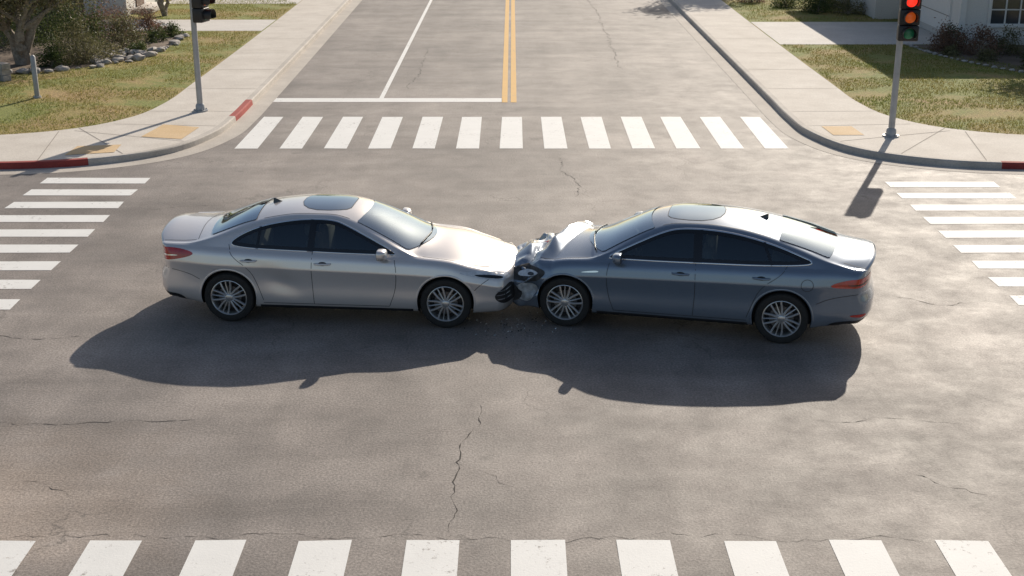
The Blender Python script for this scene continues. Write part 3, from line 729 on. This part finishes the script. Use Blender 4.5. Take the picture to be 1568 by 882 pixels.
    box('rear_seat_base',-1.2,-.72,-.66,.66,.42,.58,'seat',root,.05); box('rear_seat_back',-1.34,-1.2,-.66,.66,.5,1.03,'seat',root,.05)
    for s in (-.4,.4): box('rear_headrest',-1.38,-1.29,s-.12,s+.12,1.04,1.15,'seat',root,.03)
    a=Acc(); dy=S['drv']; n=24; P=[(.50+.07*math.sin(t)*.9,dy+.18*math.cos(t),.90+.17*math.sin(t)) for t in np.linspace(0,2*math.pi,n+1)]
    a.tube(P,[.014]*(n+1),6); a.tube([(.50,dy-.17,.9),(.52,dy,.88),(.50,dy+.17,.9)],[.015,.03,.015],6); a.tube([(.52,dy,.88),(.75,dy,.78)],[.03,.04],6); a.make('steering_wheel','interior',root,True)
    box('mirror_inside',.30,.33,-.11,.11,1.24,1.30,'blackp',root,.01)
    for wi,wx in enumerate(WX):
        for s in (-1,1):
            t=Acc(); yo=.892; c=(0,0,0)
            t.lathe([(.232,-.005),(.245,.004),(.29,.010),(.318,.002),(.331,-.018),(.335,-.045),(.335,-.175),(.329,-.20),(.30,-.215),(.23,-.21)],'y',c,56,0)
            for g_ in (-.07,-.11,-.15): t.lathe([(.3355,g_-.004),(.3362,g_),(.3355,g_+.004)],'y',c,56,3)
            t.lathe([(.236,-.012),(.240,.003),(.233,.006),(.224,-.004),(.215,-.03),(.205,-.14)],'y',c,56,1)
            t.lathe([(.0,-.085),(.205,-.085)],'y',c,40,3)
            t.lathe([(.0,-.055),(.15,-.055),(.155,-.065),(.155,-.08)],'y',c,40,2)
            t.lathe([(.0,.004),(.03,.003),(.048,-.004),(.06,-.02),(.065,-.05)],'y',c,28,1)
            for k in range(5):
                for (dt,tw) in ((-.17,-.085),(.17,.085)):
                    th0=k*2*math.pi/5+dt*.9; th1=k*2*math.pi/5+dt*1.9
                    def pp(r,th,off,y): return (r*math.cos(th)-off*math.sin(th),y,r*math.sin(th)+off*math.cos(th))
                    Vv=[]
                    for (r,th,w,y) in ((.045,th0,.014,-.006),(.13,th0+(th1-th0)*.5,.011,-.004),(.228,th1,.0125,-.003)):
                        Vv+=[pp(r,th,-w,y-.004),pp(r,th,-w*.4,y+.004),pp(r,th,w*.4,y+.004),pp(r,th,w,y-.004),pp(r,th,w,y-.035),pp(r,th,-w,y-.035)]
                    t.add(Vv,[(i*6+q,i*6+(q+1)%6,(i+1)*6+(q+1)%6,(i+1)*6+q) for i in range(2) for q in range(6)],1)
                th=k*2*math.pi/5+math.pi/5
                Vv=[]
                for (r,w,y) in ((.05,.010,-.010),(.228,.006,-.012)): Vv+=[pp(r,th,-w,y-.003),pp(r,th,0,y+.003),pp(r,th,w,y-.003),pp(r,th,w,y-.03),pp(r,th,-w,y-.03)]
                t.add(Vv,[(q,(q+1)%5,5+(q+1)%5,5+q) for q in range(5)],1)
            V=[(v[0],v[1]*s,v[2]) for v in t.v]; o=obj('wheel',V,t.f,['rubber','rim','steel','rimd'],root,True,t.m,35)
            o.location=(wx,s*yo,.335); o.rotation_euler=(0,random.uniform(0,1.2),math.radians(S['steer'] if wi==0 else 0))
    box('underbody',-wb-.3,wb+.3,-.6,.6,.17,.24,'blackp',root); 
    a=Acc()
    for wx in WX: a.tube([(wx,-.75,.33),(wx,.75,.33)],[.05,.05],8)
    a.make('axles','blackp',root)
    return root,bvh

def dmgL(x,y,z):
    if y<-.5:
        d=math.exp(-(((x+.75+ (z-.6)*.9)/.22)**2+((z-.58)/.17)**2)); y+=.022*d
    if x>2.16:
        t=x-2.16; n=noise.noise(Vector((x*4,y*4,z*5)))
        x=2.16+t*.80+t*n*.2; z+=t*.08*noise.noise(Vector((x*4+9,y*4,z*4)))
    return (x,y,z)
def ridge(v): return 1-2*abs(noise.noise(v))
def dmgR(x,y,z):
    if x>1.30:
        t=x-1.30; v=Vector((x*3.2,y*2.4,z*3.5)); cr=ss(.12,.8,t)
        x=1.30+t*.86+cr*.08*ridge(v)
        if z>.6:
            s_=t-.30-.22*y; top=ss(.6,.85,z)
            z+=top*(.13*max(0,1-abs(s_)/.19)*(.62+.38*math.cos(y*2.0)) - .05*max(0,1-abs(s_-.24)/.10)+.06*max(0,1-abs(s_-.42+.15*y)/.10))
            z+=top*(cr*.07*ridge(v*1.0+Vector((7,0,0)))-cr*.06)
        sg=(1 if y>0 else -1)
        y+=sg*cr*(.06*ridge(v*1.1+Vector((0,9,0)))-.035); z+=cr*.03*noise.noise(v*1.6+Vector((3,9,0)))
    return (x,y,z)
L_spec=dict(loc=(-2.20,16.86,0),rz=math.radians(-5),paint='silver',Lf=2.34,Lr=2.40,wb=2.85,steer=0,dmg=dmgL,drv=.37,
 Zt=[(-2.5,1.09),(-2.38,1.145),(-2.2,1.135),(-1.9,1.125),(-1.75,1.135),(-1.5,1.235),(-1.2,1.35),(-.85,1.418),(-.45,1.445),(-.1,1.443),(.15,1.418),(.36,1.365),(.7,1.215),(1.05,1.06),(1.25,1.0),(1.5,.968),(1.9,.90),(2.2,.82),(2.4,.73)],
 ZA=[(-2.4,.90),(-2.15,.965),(-1.8,1.055),(-1.5,1.155),(-1.2,1.265),(-.9,1.335),(-.5,1.385),(-.1,1.382),(.15,1.33),(.5,1.175),(.85,1.0),(1.05,.89),(1.3,.75),(2.4,.2)],
 Zb=[(-2.45,1.0),(-2.0,1.0),(-1,.965),(0,.935),(.9,.905),(1.5,.865),(2.1,.765),(2.4,.66)],
 W=[(-2.45,.85),(-2.2,.885),(-1.6,.915),(-.5,.92),(.8,.92),(1.5,.915),(2.0,.89),(2.4,.80)],
 Z0=[(-2.45,.30),(-2.0,.24),(-1.6,.2),(1.6,.2),(2.1,.19),(2.4,.2)],
 dlo=[(.80,.965),(.72,.960),(.2,.967),(-.3,.98),(-1.05,1.0),(-1.28,1.02),(-1.36,1.04),(-1.36,1.08),(-1.2,1.175),(-.95,1.262),(-.6,1.322),(-.3,1.338),(-.05,1.330),(.12,1.275),(.45,1.13)],
 ws=(.34,1.20,.10,.28,.03,.08),rw=(-1.10,-1.76,-.02,-.10,.04,.09),sun=(-.56,.10,.40),cowl=1.16,mirror=(.60,1.005),fin=-.93,
 pillars=[([(-.33,.97),(-.31,1.335)],.085),([(-1.03,.99),(-1.0,1.25)],.03)],
 handles=[(-1.13,.855),(-.16,.84)],
 seams=[[(.77,.90),(.80,.75),(.78,.5),(.70,.29)],[(-.30,.97),(-.31,.6),(-.29,.29)],[(-1.40,1.04),(-1.36,.9),(-1.12,.74),(-1.02,.5),(-.96,.32)],[(-.96,.285),(.70,.285)],[(1.98,.66),(1.88,.6),(1.80,.52)],[(-2.28,.72),(-1.95,.66),(-1.8,.58)]],
 topseams=[[(1.12,-.74),(1.5,-.75),(1.90,-.68),(2.06,-.5)],[(1.12,.74),(1.5,.75),(1.90,.68),(2.06,.5)],[(2.06,-.5),(2.12,0),(2.06,.5)],[(-1.86,-.68),(-2.3,-.66)],[(-1.86,.68),(-2.3,.66)],[(-1.84,-.68),(-1.92,0),(-1.84,.68)]],
 parts=[('head_lamp',[(1.56,.9,.765),(1.85,.85,.765),(2.10,.7,.725),(2.22,.55,.69),(2.18,.55,.625),(2.0,.8,.65),(1.78,.87,.70)],(-.6,-.8,0),'lampclear',.004,True),
        ('head_lamp_bezel',[(1.80,.87,.728),(2.0,.8,.708),(2.14,.7,.68),(2.13,.7,.652),(1.99,.8,.672),(1.86,.87,.700)],(-.6,-.8,0),'blackg',.007,True),
        ('tail_lamp',[(-1.84,.92,.92),(-2.05,.90,.98),(-2.3,.8,.985),(-2.45,.6,.97),(-2.45,.55,.83),(-2.3,.78,.81),(-2.08,.89,.84)],(.55,-.83,0),'lampred',.004,True),
        ('tail_lamp_band',[(-2.02,.90,.895),(-2.28,.8,.895),(-2.42,.6,.89),(-2.42,.6,.865),(-2.28,.8,.87)],(.55,-.83,0),'chrome',.007,True),
        ('grille_side',[(2.03,.8,.44),(2.10,.72,.55),(2.20,.5,.59),(2.28,.35,.36),(2.18,.62,.31),(2.10,.8,.34)],(-.75,-.66,0),'blackp',.004,True),
        ('grille_bar',[(2.07,.8,.50),(2.18,.55,.53),(2.18,.55,.517),(2.07,.8,.487)],(-.75,-.66,0),'chrome',.007,True),
        ('grille_bar',[(2.07,.8,.445),(2.18,.55,.47),(2.18,.55,.457),(2.07,.8,.432)],(-.75,-.66,0),'chrome',.007,True),
        ('grille_bar',[(2.09,.8,.39),(2.18,.55,.41),(2.18,.55,.397),(2.09,.8,.377)],(-.75,-.66,0),'chrome',.007,True),
        ('grille',[(2.3,-.5,.58),(2.3,.5,.58),(2.3,.6,.27),(2.3,-.6,.27)],(-1,0,0),'blackp',.004,False),
        ('rear_valance',[(-2.05,.85,.36),(-2.3,.75,.38),(-2.42,.5,.38),(-2.4,.5,.3),(-2.2,.75,.26),(-2.0,.84,.26)],(.6,-.8,0),'blackp',.004,True),
        ('number_plate',[(-2.4,-.16,.78),(-2.4,.16,.78),(-2.4,.16,.68),(-2.4,-.16,.68)],(1,0,0),'plate',.006,False)])
R_spec=dict(loc=(2.22,16.47,0),rz=math.radians(180-13),paint='bluegrey',Lf=2.34,Lr=2.44,wb=2.75,steer=0,dmg=dmgR,drv=.37,trimw=.016,
 Zt=[(-2.55,1.03),(-2.42,1.105),(-2.25,1.118),(-2.12,1.13),(-1.95,1.165),(-1.6,1.268),(-1.2,1.36),(-.8,1.42),(-.4,1.442),(0,1.432),(.2,1.405),(.4,1.35),(.7,1.215),(1.05,1.055),(1.25,1.0),(1.5,.965),(1.9,.89),(2.2,.81),(2.4,.72)],
 ZA=[(-2.45,.92),(-2.3,.965),(-2.0,1.045),(-1.7,1.14),(-1.4,1.225),(-1.1,1.30),(-.8,1.352),(-.4,1.385),(0,1.375),(.25,1.315),(.55,1.17),(.85,1.0),(1.05,.89),(1.3,.75),(2.4,.2)],
 Zb=[(-2.45,.955),(-2.0,.98),(-1,.965),(0,.935),(.9,.905),(1.5,.865),(2.1,.765),(2.4,.66)],
 W=[(-2.5,.82),(-2.2,.87),(-1.6,.92),(-.5,.92),(.8,.92),(1.5,.915),(2.0,.89),(2.4,.80)],
 Z0=[(-2.5,.30),(-2.0,.24),(-1.6,.2),(1.6,.2),(2.1,.19),(2.4,.2)],
 dlo=[(.84,.965),(.76,.960),(.2,.967),(-.3,.98),(-1.05,1.0),(-1.45,1.022),(-1.66,1.045),(-1.70,1.07),(-1.55,1.12),(-1.3,1.20),(-1.0,1.27),(-.65,1.325),(-.3,1.340),(0,1.325),(.2,1.265),(.5,1.13)],
 ws=(.38,1.20,.10,.28,.03,.08),rw=(-1.30,-2.0,-.02,-.10,.04,.09),sun=(-.56,.14,.42),cowl=1.16,mirror=(.66,1.005),fin=-1.05,
 pillars=[([(-.30,.97),(-.28,1.335)],.11),([(-1.22,1.0),(-1.10,1.25)],.035)],
 handles=[(-1.10,.855),(-.10,.84)],hmat='bluegrey',
 seams=[[(.81,.90),(.84,.75),(.82,.5),(.74,.29)],[(-.28,.97),(-.29,.6),(-.27,.29)],[(-1.42,1.03),(-1.34,.9),(-1.10,.74),(-1.00,.5),(-.94,.32)],[(-.94,.285),(.74,.285)],[(-2.28,.70),(-1.95,.64),(-1.78,.56)],
        [(-1.66+.075*math.cos(t),.80+.075*math.sin(t)) for t in np.linspace(0,6.28,14)]],
 topseams=[[(1.08,-.74),(1.4,-.75),(1.8,-.70)],[(1.08,.74),(1.4,.75),(1.8,.70)],[(-2.08,-.64),(-2.36,-.64)],[(-2.08,.64),(-2.36,.64)]],
 parts=[('tail_lamp',[(-1.90,.9,.80),(-2.15,.86,.885),(-2.40,.6,.905),(-2.44,.45,.905),(-2.44,.45,.815),(-2.35,.7,.79),(-2.1,.88,.775)],(.55,-.83,0),'lampred',.004,True),
        ('light_bar',[(-2.44,-.5,.895),(-2.44,.5,.895),(-2.44,.5,.845),(-2.44,-.5,.845)],(1,0,0),'lampred',.004,False),
        ('tail_lamp_dark',[(-2.12,.87,.815),(-2.25,.8,.825),(-2.40,.6,.845),(-2.40,.6,.83),(-2.25,.8,.805)],(.55,-.83,0),'blackg',.007,True),
        ('rear_reflector',[(-2.2,.84,.43),(-2.36,.7,.45),(-2.37,.7,.41),(-2.22,.84,.40)],(.55,-.83,0),'lampred',.005,True),
        ('rear_valance',[(-2.0,.88,.33),(-2.3,.75,.36),(-2.42,.4,.38),(-2.42,.4,.3),(-2.2,.75,.25),(-1.95,.86,.25)],(.6,-.8,0),'blackp',.004,True),
        ('number_plate',[(-2.4,-.17,.76),(-2.4,.17,.76),(-2.4,.17,.65),(-2.4,-.17,.65)],(1,0,0),'plate',.006,False),
        ('fender_vent',[(.94,.9,.80),(1.0,.9,.80),(1.16,.9,.775),(1.16,.9,.765),(.94,.9,.78)],(0,-1,0),'chrome',.006,True),
        ('broken_lamp',[(1.62,.9,.74),(1.85,.85,.77),(2.02,.6,.73),(2.05,.5,.58),(1.9,.8,.56),(1.70,.87,.60)],(-.6,-.8,0),'engine',.005,True),
        ('lamp_reflector',[(1.72,.9,.70),(1.84,.85,.72),(1.98,.7,.68),(1.96,.7,.61),(1.80,.8,.63)],(-.6,-.8,0),'lampclear',.012,True),
        ('lamp_hole',[(1.80,.9,.68),(1.86,.85,.69),(1.90,.8,.66),(1.86,.8,.64),(1.80,.85,.65)],(-.6,-.8,0),'blackg',.016,True),
        ('torn_bumper',[(1.74,.87,.53),(1.88,.85,.57),(1.95,.7,.50),(1.96,.6,.36),(1.90,.8,.28),(1.78,.85,.36)],(-.6,-.8,0),'scrap',.012,True),
        ('bumper_hole',[(1.92,.8,.45),(2.0,.6,.56),(2.08,.4,.54),(2.06,.5,.26),(1.95,.75,.28)],(-.6,-.8,0),'engine',.016,True)])
carL,_=build_car('silver_sedan',L_spec)
carR,_=build_car('blue_grey_sedan',R_spec)
def shards(name,n,fn,mats,parent=None,seed=1):
    r=random.Random(seed); a=Acc()
    for i in range(n):
        c,s=fn(r); k=r.randint(4,6); ax=Vector((r.uniform(-1,1),r.uniform(-1,1),r.uniform(-1,1))).normalized()
        u=ax.orthogonal().normalized(); w=ax.cross(u); V=[]
        for q in range(k):
            th=q*6.28/k; rr=s*r.uniform(.5,1.2); V.append(Vector(c)+u*math.cos(th)*rr+w*math.sin(th)*rr*.6+ax*r.uniform(-.2,.2)*s)
        b=[v+ax*.006 for v in V]; F=[tuple(range(k)),tuple(range(k,2*k))[::-1]]+[(q,(q+1)%k,k+(q+1)%k,k+q) for q in range(k)]
        V=[(v.x,v.y,max(v.z,.006)) for v in V+b]; a.add(V,F,r.randrange(len(mats)))
    return a.make(name,mats,parent)
shards('crash_debris',70,lambda r:((r.gauss(.05,.35),r.gauss(15.85,.22),.010),r.uniform(.006,.022)),['blackp','scrap','blackp','lampclear'],seed=3)
shards('crumpled_bumper_parts',44,lambda r:((.09+r.gauss(0,.04),r.uniform(16.2,17.0),r.uniform(.25,.58)),r.uniform(.03,.075)),['blackp','engine','scrap','blackg'],seed=5)

# ------------------------------------------------------------------ light, sky, camera
ts=Vector((.70,1.75,1.0)).normalized()
sun=bpy.data.lights.new('sun','SUN'); sun.energy=5; sun.angle=math.radians(.5); sun.color=(1,.905,.775)
so=bpy.data.objects.new('sun',sun); COL.objects.link(so); so.rotation_euler=(-ts).to_track_quat('-Z','Y').to_euler(); so.location=(20,50,30)
w=bpy.data.worlds.new('World'); scene.world=w; w.use_nodes=True; nt=w.node_tree
sk=nt.nodes.new('ShaderNodeTexSky'); sk.sky_type='NISHITA'; sk.sun_disc=False; sk.sun_elevation=math.asin(ts.z); sk.sun_rotation=math.atan2(ts.x,ts.y)
sk.dust_density=1.6; sk.ozone_density=.7
bg=nt.nodes['Background']; bg.inputs['Strength'].default_value=.09; nt.links.new(sk.outputs[0],bg.inputs['Color'])
cam=bpy.data.cameras.new('camera'); cam.sensor_width=36; cam.lens=2000/1568*36; cam.clip_end=3000
co=bpy.data.objects.new('camera',cam); COL.objects.link(co); co.location=(0,0,5.98); co.rotation_euler=(math.radians(90-18.9),0,0)
scene.camera=co
scene.view_settings.view_transform='Standard'; scene.view_settings.look='None'; scene.view_settings.exposure=0
